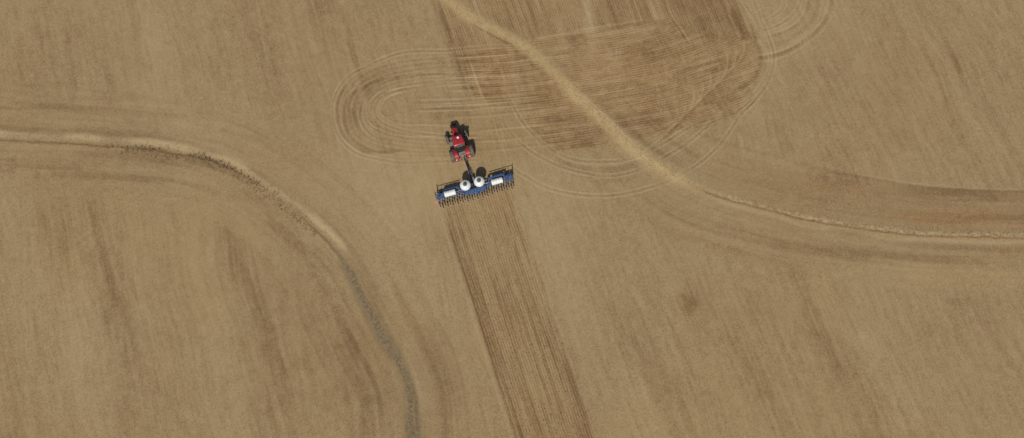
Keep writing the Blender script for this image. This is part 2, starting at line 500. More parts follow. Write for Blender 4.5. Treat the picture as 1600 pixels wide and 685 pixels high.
for x, y, rx, ry, an, am in [(890, 225, 4.0, 1.2, 10, 0.45), (925, 215, 4.5, 1.6, 10, 0.4), (900, 190, 4, 1.6, 10, 0.25), (855, 160, 2.2, 2.6, 40, 0.45), (795, 170, 2.8, 1.6, -20, 0.35),
                             (965, 150, 4, 1.8, 10, 0.28), (985, 190, 5, 1.5, 10, 0.40), (1050, 190, 4.5, 1.6, 12, 0.42), (895, 65, 3.0, 1.1, 6, 0.5), (1000, 75, 3, 2, 0, 0.2), (1030, 100, 1.5, 1.8, 0, 0.3),
                             (950, 90, 3, 2, 0, -0.2), (925, 70, 1.0, 2.2, 15, -0.4), (1120, 150, 3, 3, 0, 0.2), (1080, 105, 6, 0.35, 8, 0.45), (1120, 97, 4, 0.35, 8, 0.45), (1060, 118, 5, 0.3, 8, 0.35),
                             (1120, 182, 4, 0.6, 20, 0.35), (820, 190, 0.4, 4, 35, 0.3), (1055, 185, 0.3, 2.6, 50, 0.25), (700, 173, 3.5, 1.2, 2, 0.35), (830, 235, 1.5, 1.0, 0, 0.35), (985, 248, 9, 0.5, 4, 0.2)]:
    blob(x, y, rx, ry, an, am * 0.5, dark, 700, 0.4)


# --- turning tracks -------------------------------------------------------------------------
def track(px, lines, seed, rad=1.6, taper=True):
    """lines: (offset m, width m, amount, array name)"""
    ln = spline(px, 0.6)
    i0, i1 = np.searchsorted(XS, [ln[:, 0].min() - rad, ln[:, 0].max() + rad])
    j0, j1 = np.searchsorted(YS, [ln[:, 1].min() - rad, ln[:, 1].max() + rad])
    W_ = (slice(j0, j1), slice(i0, i1))
    S, A, L = measure(ln, rad, i0, i1, j0, j1)
    br = 0.35 + 0.9 * vn(A / 2.5, A * 0, seed)
    wob = (vn(A / 3.5, A * 0, seed + 1) - 0.5) * 0.16
    end = sm(A, 0, 2.5) * (1 - sm(A, L - 2.5, L)) if taper else 1.0
    for off, w, am, nm in lines:
        g = np.exp(-((S - off - wob) / w) ** 2) * am * br * end
        if nm == 'pale':
            pale[W_] += g
            Z[W_] += g * 0.02
        elif nm == 'gold':
            gold[W_] += g
        else:
            dark[W_] += g
            Z[W_] -= g * 0.015


PAIR = [(-0.34, 0.11, 0.36, 'pale'), (0.34, 0.11, 0.36, 'pale'), (0.0, 0.22, 0.14, 'dark')]
ONE = [(0.0, 0.12, 0.42, 'pale'), (0.35, 0.18, 0.16, 'dark')]
FAINT = [(-0.3, 0.14, 0.26, 'pale'), (0.3, 0.14, 0.26, 'pale')]
DARKL = [(0.0, 0.32, 0.42, 'dark'), (-0.5, 0.12, 0.22, 'pale')]
BAND = [(0.0, 0.95, 0.26, 'dark')]
# left racetrack
outer = [(790, 72), (739, 75), (696, 79), (632, 82), (601, 91), (574, 103), (546, 118), (528, 140), (520, 161), (520, 183), (526, 206), (538, 224), (560, 240), (590, 249), (630, 254), (672, 254), (715, 252), (760, 249)]
track(outer, PAIR, 801)
track([(546, 124), (534, 143), (527, 162), (527, 183), (533, 204), (546, 221), (568, 236), (600, 244)], DARKL, 803)
track([(706, 113), (660, 117), (622, 121), (590, 127), (564, 137), (546, 152), (538, 172), (539, 196), (552, 218), (571, 232), (592, 237), (620, 236), (642, 234)], DARKL, 805)
track([(640, 118), (600, 125), (570, 142), (556, 165), (556, 190), (568, 212), (590, 226), (625, 232)], [(0, 1.8, 0.30, 'dark')], 807, 4)
for k in range(6):      # fainter rings between the main ones
    f = 0.15 + 0.14 * k
    rp = [(760, 130), (700, 131), (640, 137), (600, 149), (586, 172), (600, 195), (640, 206), (700, 211), (760, 211)]
    ro_ = [(760, 74), (700, 78), (612, 88), (548, 117), (521, 170), (540, 226), (600, 250), (690, 253), (760, 249)]
    track([(a[0] * (1 - f) + b_[0] * f, a[1] * (1 - f) + b_[1] * f) for a, b_ in zip(rp, ro_)], [(0, 0.12, 0.20, 'pale'), (0.4, 0.2, 0.14, 'dark')], 910 + k)
track([(770, 112), (708, 115), (660, 118), (632, 123), (602, 129), (580, 143), (566, 161), (562, 182), (571, 201), (589, 216), (608, 221)], PAIR, 809)
track([(760, 129), (708, 131), (668, 134), (634, 139), (608, 146), (591, 157), (585, 172), (590, 185), (604, 196), (627, 204), (660, 210), (700, 213), (760, 212)], PAIR, 811)
track([(745, 131), (672, 133), (635, 136), (600, 142), (580, 155), (571, 172), (576, 192), (592, 203), (612, 210), (640, 214), (696, 212)], ONE, 813)
track([(640, 142), (611, 150), (596, 162), (592, 174), (601, 185), (622, 194), (650, 196), (700, 197), (760, 196)], ONE, 815)
for yy, s_ in ((156, 0), (163, 1), (167, 2), (174, 3)):
    track([(637, yy + (167 - yy) * -0.1), (660, yy), (715, yy - 1), (770, yy - 5), (850, yy - 12)], ONE, 820 + s_)
track([(637, 154), (639, 165), (637, 177)], [(0, 0.2, 0.4, 'pale')], 826)
for k, (y0, am) in enumerate(((88, .22), (101, .25), (120, .28), (140, .25), (182, .26), (205, .25), (222, .22), (238, .25))):
    track([(690, y0 + 3), (760, y0), (830, y0 - 7), (900, y0 - 16)], [(0, 0.13, am * 1.2, 'pale'), (0.4, 0.15, am, 'dark')], 830 + k)
# right-hand turns
track([(746, 130), (757, 155), (772, 195), (788, 238), (801, 262), (812, 272)], [(0, 0.12, 0.2, 'pale'), (0.6, 0.12, 0.14, 'pale')], 840)
track([(788, 238), (801, 262), (826, 279), (847, 291), (878, 300), (912, 305.5), (948, 306.5), (980, 302.5), (1013, 294), (1047, 282), (1065, 273), (1096, 253), (1124, 228), (1138, 208), (1158, 180),
       (1181, 155), (1199, 130), (1208, 105), (1209, 84), (1200, 55), (1185, 20), (1170, -20)], PAIR, 841)
track([(790, 140), (801, 166), (814, 187), (829, 206), (847, 224), (869, 239), (893, 248), (924, 253), (955, 253), (980, 249), (1001, 242), (1022, 231), (1047, 218), (1070, 204), (1092, 190)], PAIR, 843)
track([(780, 180), (801, 212), (820, 230), (838, 243), (863, 256), (887, 265), (912, 271), (942, 275), (975, 273), (1001, 265), (1029, 251), (1053, 238), (1078, 221), (1099, 204), (1122, 182)], PAIR, 845)
track([(860, 247), (900, 262), (942, 266), (985, 259), (1020, 244), (1050, 228)], [(0, 0.8, 0.34, 'dark'), (0.7, 0.12, 0.3, 'pale')], 847, 3)
track([(905, 279), (940, 284), (975, 281), (1010, 271)], [(0, 0.6, 0.22, 'dark')], 848, 3)
track([(1165, 45), (1178, 58), (1187, 78), (1188, 97), (1181, 117), (1163, 134), (1140, 146)], [(0, 0.4, 0.5, 'dark'), (0.65, 0.12, 0.25, 'pale')], 849)
track([(1172, 60), (1197, 75), (1201, 100), (1192, 125), (1170, 150), (1135, 170)], [(0, 0.13, 0.3, 'pale'), (-1.0, 0.4, 0.2, 'dark')], 850, 2.5)
track([(1190, 148), (1175, 156), (1159, 169), (1138, 181), (1110, 192), (1076, 202)], [(0, 0.14, 0.55, 'dark'), (0.5, 0.12, 0.45, 'dark'), (-0.3, 0.1, 0.25, 'pale')], 851)
for k in range(9):      # squeezed, rough tracks in the inner side of the turn
    x0, y0 = 1150 - k * 13, 62 + k * 13
    track([(x0 + 8, y0 - 14), (x0 + 13, y0 + 10), (x0 + 4, y0 + 34), (x0 - 25, y0 + 58), (x0 - 62, y0 + 76)], [(0, 0.13, 0.30, 'gold'), (0.45, 0.18, 0.14, 'dark')], 860 + k)
# top right turn
for k, (pts, ls) in enumerate((
    ([(1296, -60), (1294, 0), (1289, 22), (1275, 43), (1250, 63), (1229, 75), (1200, 84), (1170, 88)], [(0, 0.16, 0.45, 'pale'), (0.55, 0.3, 0.5, 'dark'), (1.2, 0.13, 0.3, 'pale')]),
    ([(1280, -60), (1278, 0), (1275, 21), (1264, 39), (1240, 57), (1215, 68), (1190, 73)], [(0, 0.35, 0.35, 'dark'), (0.7, 0.12, 0.25, 'pale')]),
    ([(1262, -60), (1259, 0), (1254, 21), (1237, 40), (1209, 51), (1184, 55)], [(0, 0.13, 0.45, 'pale'), (0.5, 0.3, 0.35, 'dark')]),
    ([(1252, -60), (1250, 0), (1242, 20), (1219, 38), (1187, 50)], PAIR),
    ([(1228, -60), (1226, 0), (1222, 14), (1205, 27), (1180, 39)], PAIR))):
    track(pts, ls, 880 + k, 2.2)
# single lines across the old passes
track([(1148, -20), (1160, 5), (1180, 36), (1186, 52)], ONE, 890)
track([(1035, -20), (1047, 20), (1062, 42), (1085, 75)], [(0, 0.13, 0.4, 'gold'), (-0.35, 0.14, 0.4, 'dark')], 891)
track([(672, -30), (690, 40), (700, 80)], [(0, 0.12, 0.22, 'pale')], 892)
track([(915, -20), (920, 30), (926, 60), (930, 90)], [(0, 0.8, 0.30, 'pale')], 893, 3)
track([(970, 60), (966, 80), (968, 105)], FAINT, 894)
track([(1010, 30), (870, 54), (790, 72), (740, 76)], [(0, 0.14, 0.35, 'pale')], 895)
track([(660, 88), (690, 97), (708, 112)], [(0, 0.13, 0.35, 'dark')], 896)
for k in range(5):      # faint wheel lines up to the right at (650..700, 20..)
    track([(300 + 60 * k, 15 + 10 * k), (360 + 60 * k, 32 + 14 * k), (430 + 60 * k, 60 + 18 * k)], [(0, 0.14, 0.10, 'pale')], 900 + k)

# furrow coordinate for the shader
ru = np.where(headm > 0.5, Sgw, U).astype(np.float32)
rm = np.clip(strip * 1.0 + nv * 0.8 + headm * 0.9 * fresh + headw * 0.35, 0, 1).astype(np.float32)

dark *= 1 - 0.75 * np.clip(gold_band, 0, 1)
nd = 0.02 * (fbm(GX / 0.35, GY / 0.35, 950, 2) - 0.5)
Z += nd + 0.5 * (fbm(GX / 45, GY / 45, 960, 2) - 0.5)
rr_ = np.hypot(GX, GY)
Z += np.where(rr_ > 150, 3.0 * sm(rr_, 150, 900) * (fbm(GX / 260, GY / 260, 970, 2) - 0.45), 0)

# keep the worked ground level under the machines
MX, MY = -6.5, 6.5
flat = 1 - sm(np.hypot(GX - MX, GY - MY), 9, 14)
Z = Z * (1 - flat) + flat * (0.006 * (su - 0.5))


def z_at(x, y):
    i = int(np.clip(np.searchsorted(XS, x), 0, NX - 1))
    j = int(np.clip(np.searchsorted(YS, y), 0, NY - 1))
    return float(Z[j, i])


me = bpy.data.meshes.new('ground')
nv_ = NX * NY
me.vertices.add(nv_)
co = np.empty((nv_, 3), np.float32)
co[:, 0], co[:, 1], co[:, 2] = GX.ravel(), GY.ravel(), Z.ravel()
me.vertices.foreach_set('co', co.ravel())
ii, jj = np.meshgrid(np.arange(NX - 1), np.arange(NY - 1))
a = (jj * NX + ii).ravel()
quad = np.stack([a, a + 1, a + 1 + NX, a + NX], 1).astype(np.int32).ravel()
nf = len(a)
me.loops.add(nf * 4)
me.loops.foreach_set('vertex_index', quad)
me.polygons.add(nf)
me.polygons.foreach_set('loop_start', np.arange(0, nf * 4, 4, dtype=np.int32))
me.polygons.foreach_set('loop_total', np.full(nf, 4, np.int32))
me.polygons.foreach_set('use_smooth', np.ones(nf, bool))
me.update(calc_edges=True)
for nm, arr, lo, hi in (('dark', dark, -0.6, 1.6), ('pale', pale, 0, 1), ('redd', redd, 0, 1), ('weed', weed, 0, 1), ('gold', gold, 0, 1), ('ru', ru, -1e5, 1e5), ('rm', rm, 0, 1)):
    at = me.attributes.new(nm, 'FLOAT', 'POINT')
    at.data.foreach_set('value', np.clip(arr, lo, hi).astype(np.float32).ravel())
ground = bpy.data.objects.new('ground', me)
C.objects.link(ground)
ground['kind'] = 'structure'
ground['label'] = 'tan ploughed field with curved terrace banks, planted rows and looping wheel tracks'
ground['category'] = 'field'

m, nt, b = new_mat('field_soil')


def attr(nm):
    n = nt.nodes.new('ShaderNodeAttribute')
    n.attribute_name = nm
    return n.outputs['Fac']


tc = nt.nodes.new('ShaderNodeTexCoord')
obj = tc.outputs['Object']
grain = noise(nt, 2.6, 4, 0.7, obj)
grain2 = noise(nt, 9.0, 3, 0.7, obj)
broad = noise(nt, 0.25, 4, 0.6, obj)
fur = mth(nt, 'SINE', mth(nt, 'ADD', mth(nt, 'MULTIPLY', attr('ru'), 2 * PI / 0.40), mth(nt, 'MULTIPLY', noise(nt, 0.8, 2, 0.5, obj), 2.5)))
fur = mth(nt, 'MULTIPLY', mth(nt, 'MULTIPLY', fur, attr('rm')), mth(nt, 'MULTIPLY', ramp(nt, noise(nt, 0.55, 3, 0.6, obj), 0.35, 0.7), 0.46))
d = mth(nt, 'ADD', attr('dark'), fur)
d = mth(nt, 'ADD', d, mth(nt, 'MULTIPLY', mth(nt, 'SUBTRACT', grain, 0.5), 1.05))
d = mth(nt, 'ADD', d, mth(nt, 'MULTIPLY', mth(nt, 'SUBTRACT', grain2, 0.5), 2.6))
d = mth(nt, 'ADD', d, mth(nt, 'MULTIPLY', mth(nt, 'SUBTRACT', broad, 0.5), 0.25))
cr = nt.nodes.new('ShaderNodeValToRGB')
el = cr.color_ramp.elements
el[0].position = 0.0
el[0].color = (0.428, 0.310, 0.163, 1)
el[1].position = 1.0
el[1].color = (0.165, 0.101, 0.045, 1)
e = el.new(0.36)
e.color = (0.350, 0.2445, 0.124, 1)
e = el.new(0.62)
e.color = (0.268, 0.1755, 0.085, 1)
nt.links.new(mth(nt, 'MULTIPLY', mth(nt, 'ADD', d, 0.55), 0.62, True), cr.inputs[0])
col = cr.outputs[0]
col = mix(nt, mth(nt, 'MULTIPLY', attr('redd'), 0.60, True), col, mix(nt, 1.0, col, (1.0, 0.83, 0.70), 'MULTIPLY'))
g2 = mth(nt, 'ADD', 0.6, mth(nt, 'MULTIPLY', grain2, 0.8))
wc = mix(nt, ramp(nt, mth(nt, 'MULTIPLY', mth(nt, 'ADD', grain, grain2), 0.5), 0.42, 0.60), (0.150, 0.108, 0.056), (0.300, 0.225, 0.132))
col = mix(nt, mth(nt, 'MULTIPLY', attr('weed'), g2, True), col, wc)
col = mix(nt, mth(nt, 'MULTIPLY', attr('gold'), mth(nt, 'MULTIPLY', g2, 0.85), True), col, (0.550, 0.405, 0.200))
col = mix(nt, mth(nt, 'MULTIPLY', attr('pale'), mth(nt, 'MULTIPLY', g2, 0.85), True), col, (0.56, 0.44, 0.255))
nt.links.new(col, b.inputs['Base Color'])
b.inputs['Roughness'].default_value = 0.95
b.inputs['Specular IOR Level'].default_value = 0.15
bump = nt.nodes.new('ShaderNodeBump')
bump.inputs['Strength'].default_value = 0.5
bump.inputs['Distance'].default_value = 0.05
hgt = mth(nt, 'ADD', mth(nt, 'MULTIPLY', grain2, 1.0), mth(nt, 'MULTIPLY', fur, -1.2))
nt.links.new(hgt, bump.inputs['Height'])
nt.links.new(bump.outputs[0], b.inputs['Normal'])
me.materials.append(m)


# ---------------------------------------------------------------- ground litter: grass, weeds, straw, clods
def tri_mesh(name, verts, faces, mat, label, cat):
    me = bpy.data.meshes.new(name)
    me.from_pydata(verts, [], faces)
    me.materials.append(mat)
    o = bpy.data.objects.new(name, me)
    C.objects.link(o)
    o['kind'] = 'stuff'
    o['label'] = label
    o['category'] = cat
    return o


def plant_mat(name, a_, b_):
    m, nt, b = new_mat(name)
    tc = nt.nodes.new('ShaderNodeTexCoord')
    f = ramp(nt, noise(nt, 1.7, 3, 0.7, tc.outputs['Object']), 0.35, 0.65)
    nt.links.new(mix(nt, f, a_, b_), b.inputs['Base Color'])
    b.inputs['Roughness'].default_value = 0.85
    b.inputs['Specular IOR Level'].default_value = 0.2
    return m


rng = random.Random(4)


def along(line, n, a0, a1):
    cum = np.concatenate([[0], np.cumsum(np.hypot(*np.diff(line, axis=0).T))])
    for _ in range(n):
        s = rng.uniform(a0, a1)
        k = min(int(np.searchsorted(cum, s)) - 1, len(line) - 2)
        k = max(k, 0)
        p, q2 = line[k], line[k + 1]
        v = (q2 - p) / (np.hypot(*(q2 - p)) + 1e-9)
        w = p + v * (s - cum[k])
        yield s, w, np.array([-v[1], v[0]])


def tuft_into(V_, F_, x, y, z, h, n, spread):
    for _ in range(n):
        a_ = rng.uniform(0, 2 * PI)
        r_ = rng.uniform(0, spread)
        bx, by = x + math.cos(a_) * r_ * 0.5, y + math.sin(a_) * r_ * 0.5
        l_ = h * rng.uniform(0.6, 1.15)
        lean = rng.uniform(0.1, 0.75)
        tx, ty = bx + math.cos(a_) * l_ * lean, by + math.sin(a_) * l_ * lean
        w = rng.uniform(0.012, 0.03)
        c_, s_ = math.cos(a_ + PI / 2) * w, math.sin(a_ + PI / 2) * w
        i = len(V_)
        mx, my, mz = (bx + tx) / 2, (by + ty) / 2, z + l_ * 0.62
        V_ += [(bx - c_, by - s_, z - 0.02), (bx + c_, by + s_, z - 0.02), (mx + c_, my + s_, mz), (mx - c_, my - s_, mz), (tx, ty, z + l_)]
        F_ += [(i, i + 1, i + 2, i + 3), (i + 3, i + 2, i + 4)]


Vd, Fd = [], []
sA0, sA1 = arc_at(T1, -40, 218), arc_at(T1, 520, 386)
for s, w, nrm in along(T1, 350, sA0, sA1):
    o_ = rng.gauss(0.75, 0.45)
    x, y = w + nrm * o_
    tuft_into(Vd, Fd, x, y, z_at(x, y), rng.uniform(0.06, 0.16), 5, 0.22)
for s, w, nrm in along(T2, 500, arc_at(T2, 1040, 268), arc_at(T2, 1640, 372)):
    x, y = w + nrm * rng.gauss(0.5, 0.3)
    tuft_into(Vd, Fd, x, y, z_at(x, y), rng.uniform(0.06, 0.15), 5, 0.2)
for s, w, nrm in along(T2, 2200, arc_at(T2, 690, -5), arc_at(T2, 1050, 272)):
    x, y = w + nrm * rng.gauss(0.3, 0.8)
    tuft_into(Vd, Fd, x, y, z_at(x, y), rng.uniform(0.06, 0.14), 4, 0.2)
tri_mesh('dry_grass', Vd, Fd, plant_mat('dry_grass', (0.46, 0.36, 0.21), (0.36, 0.27, 0.145)),
         'low straw-coloured dry grass along the crests of both terrace banks', 'grass')

Vb, Fb = [], []
for cx_, half, n_ in ((k235 - 3, 4.5, 26), (k300 + 3.5, 4.0, 42), (arc_at(T1, 372, 270), 4, 20), (arc_at(T1, 430, 306), 5, 12)):
    for s, w, nrm in along(T1, n_, cx_ - half, cx_ + half):
        x, y = w + nrm * rng.gauss(0.1, 0.22)
        tuft_into(Vb, Fb, x, y, z_at(x, y), rng.uniform(0.25, 0.6), 6, 0.16)
tri_mesh('brown_weeds', Vb, Fb, plant_mat('brown_weeds', (0.27, 0.195, 0.115), (0.34, 0.25, 0.15)),
         'tall dead brown weeds standing in clumps on the left terrace bank', 'weeds')

Vg, Fg = [], []
for s, w, nrm in along(T1, 500, arc_at(T1, 475, 345), arc_at(T1, 640, 820)):
    t = min(1.0, max(0.0, (s - k500) / (k640 - k500)))
    if rng.random() > 0.30 + 0.7 * t:
        continue
    x, y = w + nrm * rng.gauss(0.05, 0.22 + 0.42 * t)
    tuft_into(Vg, Fg, x, y, z_at(x, y), rng.uniform(0.05, 0.13), 5, 0.3)
for s, w, nrm in along(T1, 700, arc_at(T1, 190, 231), arc_at(T1, 500, 365)):
    x, y = w + nrm * rng.gauss(-0.7, 0.35)
    tuft_into(Vg, Fg, x, y, z_at(x, y), rng.uniform(0.08, 0.2), 5, 0.2)
tri_mesh('green_weeds', Vg, Fg, plant_mat('green_weeds', (0.30, 0.26, 0.145), (0.40, 0.33, 0.20)),
         'grey-green weeds filling the lower end of the left terrace bank', 'weeds')

nr = np.random.RandomState(9)
N = 30000
px_, py_ = nr.uniform(-92, 92, N), nr.uniform(-38, 45, N)
ci = np.clip(np.searchsorted(XS, px_), 0, NX - 1)
cj = np.clip(np.searchsorted(YS, py_), 0, NY - 1)
pz = Z[cj, ci]
an = nr.uniform(0, PI, N)
L_ = nr.uniform(0.04, 0.11, N)
w_ = nr.uniform(0.008, 0.02, N)
dx, dy = np.cos(an), np.sin(an)
vs = np.empty((N, 6, 3))
for k, (sl, sw, h_) in enumerate(((-1, -1, 0.004), (1, -1, 0.004), (1, 1, 0.004), (-1, 1, 0.004), (-1, 0, 0.03), (1, 0, 0.035))):
    vs[:, k, 0] = px_ + dx * L_ * sl - dy * w_ * sw
    vs[:, k, 1] = py_ + dy * L_ * sl + dx * w_ * sw
    vs[:, k, 2] = pz + h_
base = (np.arange(N) * 6)[:, None]
f4 = np.concatenate([base + np.array([0, 1, 5, 4]), base + np.array([2, 3, 4, 5])]).tolist()
tri_mesh('straw', vs.reshape(-1, 3).tolist(), f4, plant_mat('straw', (0.50, 0.41, 0.25), (0.36, 0.28, 0.16)),
         'scattered short pieces of pale straw lying all over the field', 'straw')
N = 26000
px_, py_ = nr.uniform(-92, 92, N), nr.uniform(-38, 45, N)
ci = np.clip(np.searchsorted(XS, px_), 0, NX - 1)
cj = np.clip(np.searchsorted(YS, py_), 0, NY - 1)
pz = Z[cj, ci]
r_ = nr.uniform(0.025, 0.075, N) * (0.75 + 0.5 * rm[cj, ci])
vs = np.empty((N, 6, 3))
for k, (x, y, z) in enumerate(((1, 0, 0), (0, 1, 0), (-1, 0, 0), (0, -1, 0), (0, 0, 1), (0, 0, -1))):
    j_ = nr.uniform(0.7, 1.3, (N, 3))
    vs[:, k, 0] = px_ + r_ * (x * j_[:, 0] + 0.3 * (j_[:, 1] - 1))
    vs[:, k, 1] = py_ + r_ * (y * j_[:, 1] + 0.3 * (j_[:, 2] - 1))
    vs[:, k, 2] = pz + r_ * (0.5 + z * j_[:, 2] * 0.8)
base = (np.arange(N) * 6)[:, None]
f3 = np.concatenate([base + np.array(t) for t in ((0, 1, 4), (1, 2, 4), (2, 3, 4), (3, 0, 4), (1, 0, 5), (2, 1, 5), (3, 2, 5), (0, 3, 5))]).tolist()
tri_mesh('soil_clods', vs.reshape(-1, 3).tolist(), f3, plant_mat('clods', (0.23, 0.155, 0.08), (0.32, 0.235, 0.13)),
         'small loose brown clods of soil strewn over the field', 'clods')


# ================================================================ machine helpers
def box(bm, cx, cy, cz, sx, sy, sz, rot=None, taper=None):
    """box by centre and full size; taper=(tx,ty) scales the top face; rot = Matrix about the centre"""
    vs = []
    for dz in (-0.5, 0.5):
        for dx, dy in ((-0.5, -0.5), (0.5, -0.5), (0.5, 0.5), (-0.5, 0.5)):
            x, y, z = dx * sx, dy * sy, dz * sz
            if taper and dz > 0:
                x *= taper[0]
                y *= taper[1]
            v = Vector((x, y, z))
            if rot:
                v = rot @ v
            vs.append(bm.verts.new(v + Vector((cx, cy, cz))))
    for f in ((3, 2, 1, 0), (4, 5, 6, 7), (0, 1, 5, 4), (1, 2, 6, 5), (2, 3, 7, 6), (3, 0, 4, 7)):
        bm.faces.new([vs[i] for i in f])
    return vs


def tube(bm, p0, p1, r0, r1=None, n=10, cap=True):
    p0, p1 = Vector(p0), Vector(p1)
    r1 = r0 if r1 is None else r1
    q = (p1 - p0).to_track_quat('Z', 'Y')
    a_, b_ = [], []
    for k in range(n):
        t = 2 * PI * k / n
        o = Vector((math.cos(t), math.sin(t), 0))
        a_.append(bm.verts.new(p0 + q @ (o * r0)))
        b_.append(bm.verts.new(p1 + q @ (o * r1)))
    for k in range(n):
        bm.faces.new((a_[k], a_[(k + 1) % n], b_[(k + 1) % n], b_[k]))
    if cap:
        bm.faces.new(a_[::-1])
        bm.faces.new(b_)


def path(bm, pts, r, n=8):
    for p, q in zip(pts, pts[1:]):
        tube(bm, p, q, r, n=n)


def bar(bm, p0, p1, w, h):
    """rectangular beam between two points"""
    p0, p1 = Vector(p0), Vector(p1)
    d_ = p1 - p0
    q = d_.to_track_quat('Y', 'Z')
    c = (p0 + p1) / 2
    box(bm, c.x, c.y, c.z, w, d_.length, h, rot=q.to_matrix())


def lathe(bm, prof, axis='Z', n=32, origin=(0, 0, 0), cap=True):
    rings = []
    o = Vector(origin)
    for (r, a_) in prof:
        ring = []
        for k in range(n):
            t = 2 * PI * k / n
            if axis == 'Z':
                v = Vector((r * math.cos(t), r * math.sin(t), a_))
            else:
                v = Vector((a_, r * math.cos(t), r * math.sin(t)))
            ring.append(bm.verts.new(o + v))
        rings.append(ring)
    for p, q in zip(rings, rings[1:]):
        for k in range(n):
            bm.faces.new((p[k], p[(k + 1) % n], q[(k + 1) % n], q[k]))
    if cap:
        bm.faces.new(rings[0][::-1])
        bm.faces.new(rings[-1])


def loft(bm, sections):
    """sections: lists of equal-length point loops"""
    rings = [[bm.verts.new(Vector(p)) for p in s] for s in sections]
    n = len(rings[0])
    for p, q in zip(rings, rings[1:]):
        for k in range(n):
            bm.faces.new((p[k], p[(k + 1) % n], q[(k + 1) % n], q[k]))
    bm.faces.new(rings[0][::-1])
    bm.faces.new(rings[-1])


def obj_(name, bm, mat, parent=None, bevel=0.0, smooth=False, loc=(0, 0, 0)):
    bmesh.ops.recalc_face_normals(bm, faces=bm.faces[:])
    if bevel:
        bmesh.ops.bevel(bm, geom=[e for e in bm.edges if e.is_manifold and e.calc_face_angle(0) > 0.5], offset=bevel, segments=2, affect='EDGES', clamp_overlap=True)
    me = bpy.data.meshes.new(name)
    bm.to_mesh(me)
    bm.free()
    if smooth:
        for p in me.polygons:
            p.use_smooth = True
        try:
            me.set_sharp_from_angle(angle=R(40))
        except Exception:
            pass
    me.materials.append(mat)
    o = bpy.data.objects.new(name, me)
    C.objects.link(o)
    o.location = loc
    if parent:
        o.parent = parent
    return o


def NB():
    return bmesh.new()


def thing(name, label, cat, loc, rz):
    o = bpy.data.objects.new(name, None)
    C.objects.link(o)
    o.location = loc
    o.rotation_euler = (0, 0, rz)
    o['label'] = label
    o['category'] = cat
    return o


def rect(cx, w, z0, z1, y, r=0.0):
    """rounded-top loop across x at station y"""
    h = w / 2
    return [(cx - h, y, z0), (cx + h, y, z0), (cx + h, y, z1 - r), (cx + h - r, y, z1), (cx - h + r, y, z1), (cx - h, y, z1 - r)]


def wheel(parent, x, y, radius, width, rim_r, lugs=22, tyre_mat='tyre', rim_mat='rim', steer=0.0):
    hw = width / 2
    bm = NB()
    side = 1 if x > 0 else -1
    lathe(bm, [(rim_r, -hw * 0.7), (rim_r * 0.97, -hw * 0.5), (rim_r * 0.9, 0), (rim_r * 0.97, hw * 0.5), (rim_r, hw * 0.7), (rim_r * 0.8, hw * 0.5), (rim_r * 0.35, hw * 0.45), (0.12, hw * 0.8), (0.02, hw * 0.8)]
          if side > 0 else
          [(0.02, -hw * 0.8), (0.12, -hw * 0.8), (rim_r * 0.35, -hw * 0.45), (rim_r * 0.8, -hw * 0.5), (rim_r, -hw * 0.7), (rim_r * 0.97, -hw * 0.5), (rim_r * 0.9, 0), (rim_r * 0.97, hw * 0.5), (rim_r, hw * 0.7)], 'X', 28)
    w = obj_('wheel', bm, M[rim_mat], parent, smooth=True, loc=(x, y, radius))
    w.rotation_euler = (0, 0, steer)
    bm = NB()
    ro = radius * 0.955
    sh = radius * 0.90
    prof = [(rim_r * 0.98, -hw * 0.72), (rim_r * 1.1, -hw * 0.95), ((rim_r + sh) / 2, -hw * 1.03), (sh, -hw * 0.93), (ro, -hw * 0.65), (ro * 1.004, 0),
            (ro, hw * 0.65), (sh, hw * 0.93), ((rim_r + sh) / 2, hw * 1.03), (rim_r * 1.1, hw * 0.95), (rim_r * 0.98, hw * 0.72)]
    lathe(bm, prof + [prof[0]], 'X', 40, cap=False)
    if lugs:
        for k in range(lugs):
            for s in (-1, 1):
                t = 2 * PI * (k + (0.5 if s > 0 else 0)) / lugs
                rot = Matrix.Rotation(t, 3, 'X') @ Matrix.Rotation(s * R(38), 3, 'Z')
                c = Matrix.Rotation(t, 3, 'X') @ Vector((s * hw * 0.47, 0, ro + 0.012))
                box(bm, c.x, c.y, c.z, hw * 0.98, radius * 0.075, 0.055, rot=rot)
    obj_('tyre', bm, M[tyre_mat], w, smooth=True)
    return w


# ================================================================ TRACTOR  (origin: ground under the rear axle, +y forwards)
TR = thing('tractor', 'red farm tractor with black nose pulling the blue planter over the field', 'tractor', (-7.93, 10.35, 0.0), R(17.6))
# chassis
bm = NB()
box(bm, 0, 1.75, 0.95, 0.55, 3.3, 0.55)
box(bm, 0, 0.0, 0.98, 0.62, 0.9, 0.72)
box(bm, 0, 3.55, 0.95, 0.50, 1.1, 0.34)
obj_('chassis', bm, M['black'], TR, 0.03)
# axles
bm = NB()
tube(bm, (-1.62, 0, 1.0), (1.62, 0, 1.0), 0.10, n=14)
tube(bm, (-0.75, 0, 1.0), (0.75, 0, 1.0), 0.20, n=16)
obj_('rear_axle', bm, M['grey'], TR, smooth=True)
bm = NB()
tube(bm, (-1.45, 3.0, 0.75), (1.45, 3.0, 0.75), 0.11, n=12)
box(bm, 0, 3.0, 0.75, 0.5, 0.34, 0.34)
for s in (-1, 1):
    tube(bm, (s * 1.22, 3.0, 0.5), (s * 1.22, 3.0, 1.0), 0.13, n=12)
    tube(bm, (s * 0.2, 2.72, 0.74), (s * 1.15, 2.76, 0.74), 0.035)
obj_('front_axle', bm, M['grey'], TR, smooth=True)
for s in (-1, 1):
    wheel(TR, s * 1.58, 0, 1.03, 0.60, 0.56, 24)
for s in (-1, 1):
    wheel(TR, s * 1.55, 3.0, 0.76, 0.42, 0.40, 20, steer=R(3))
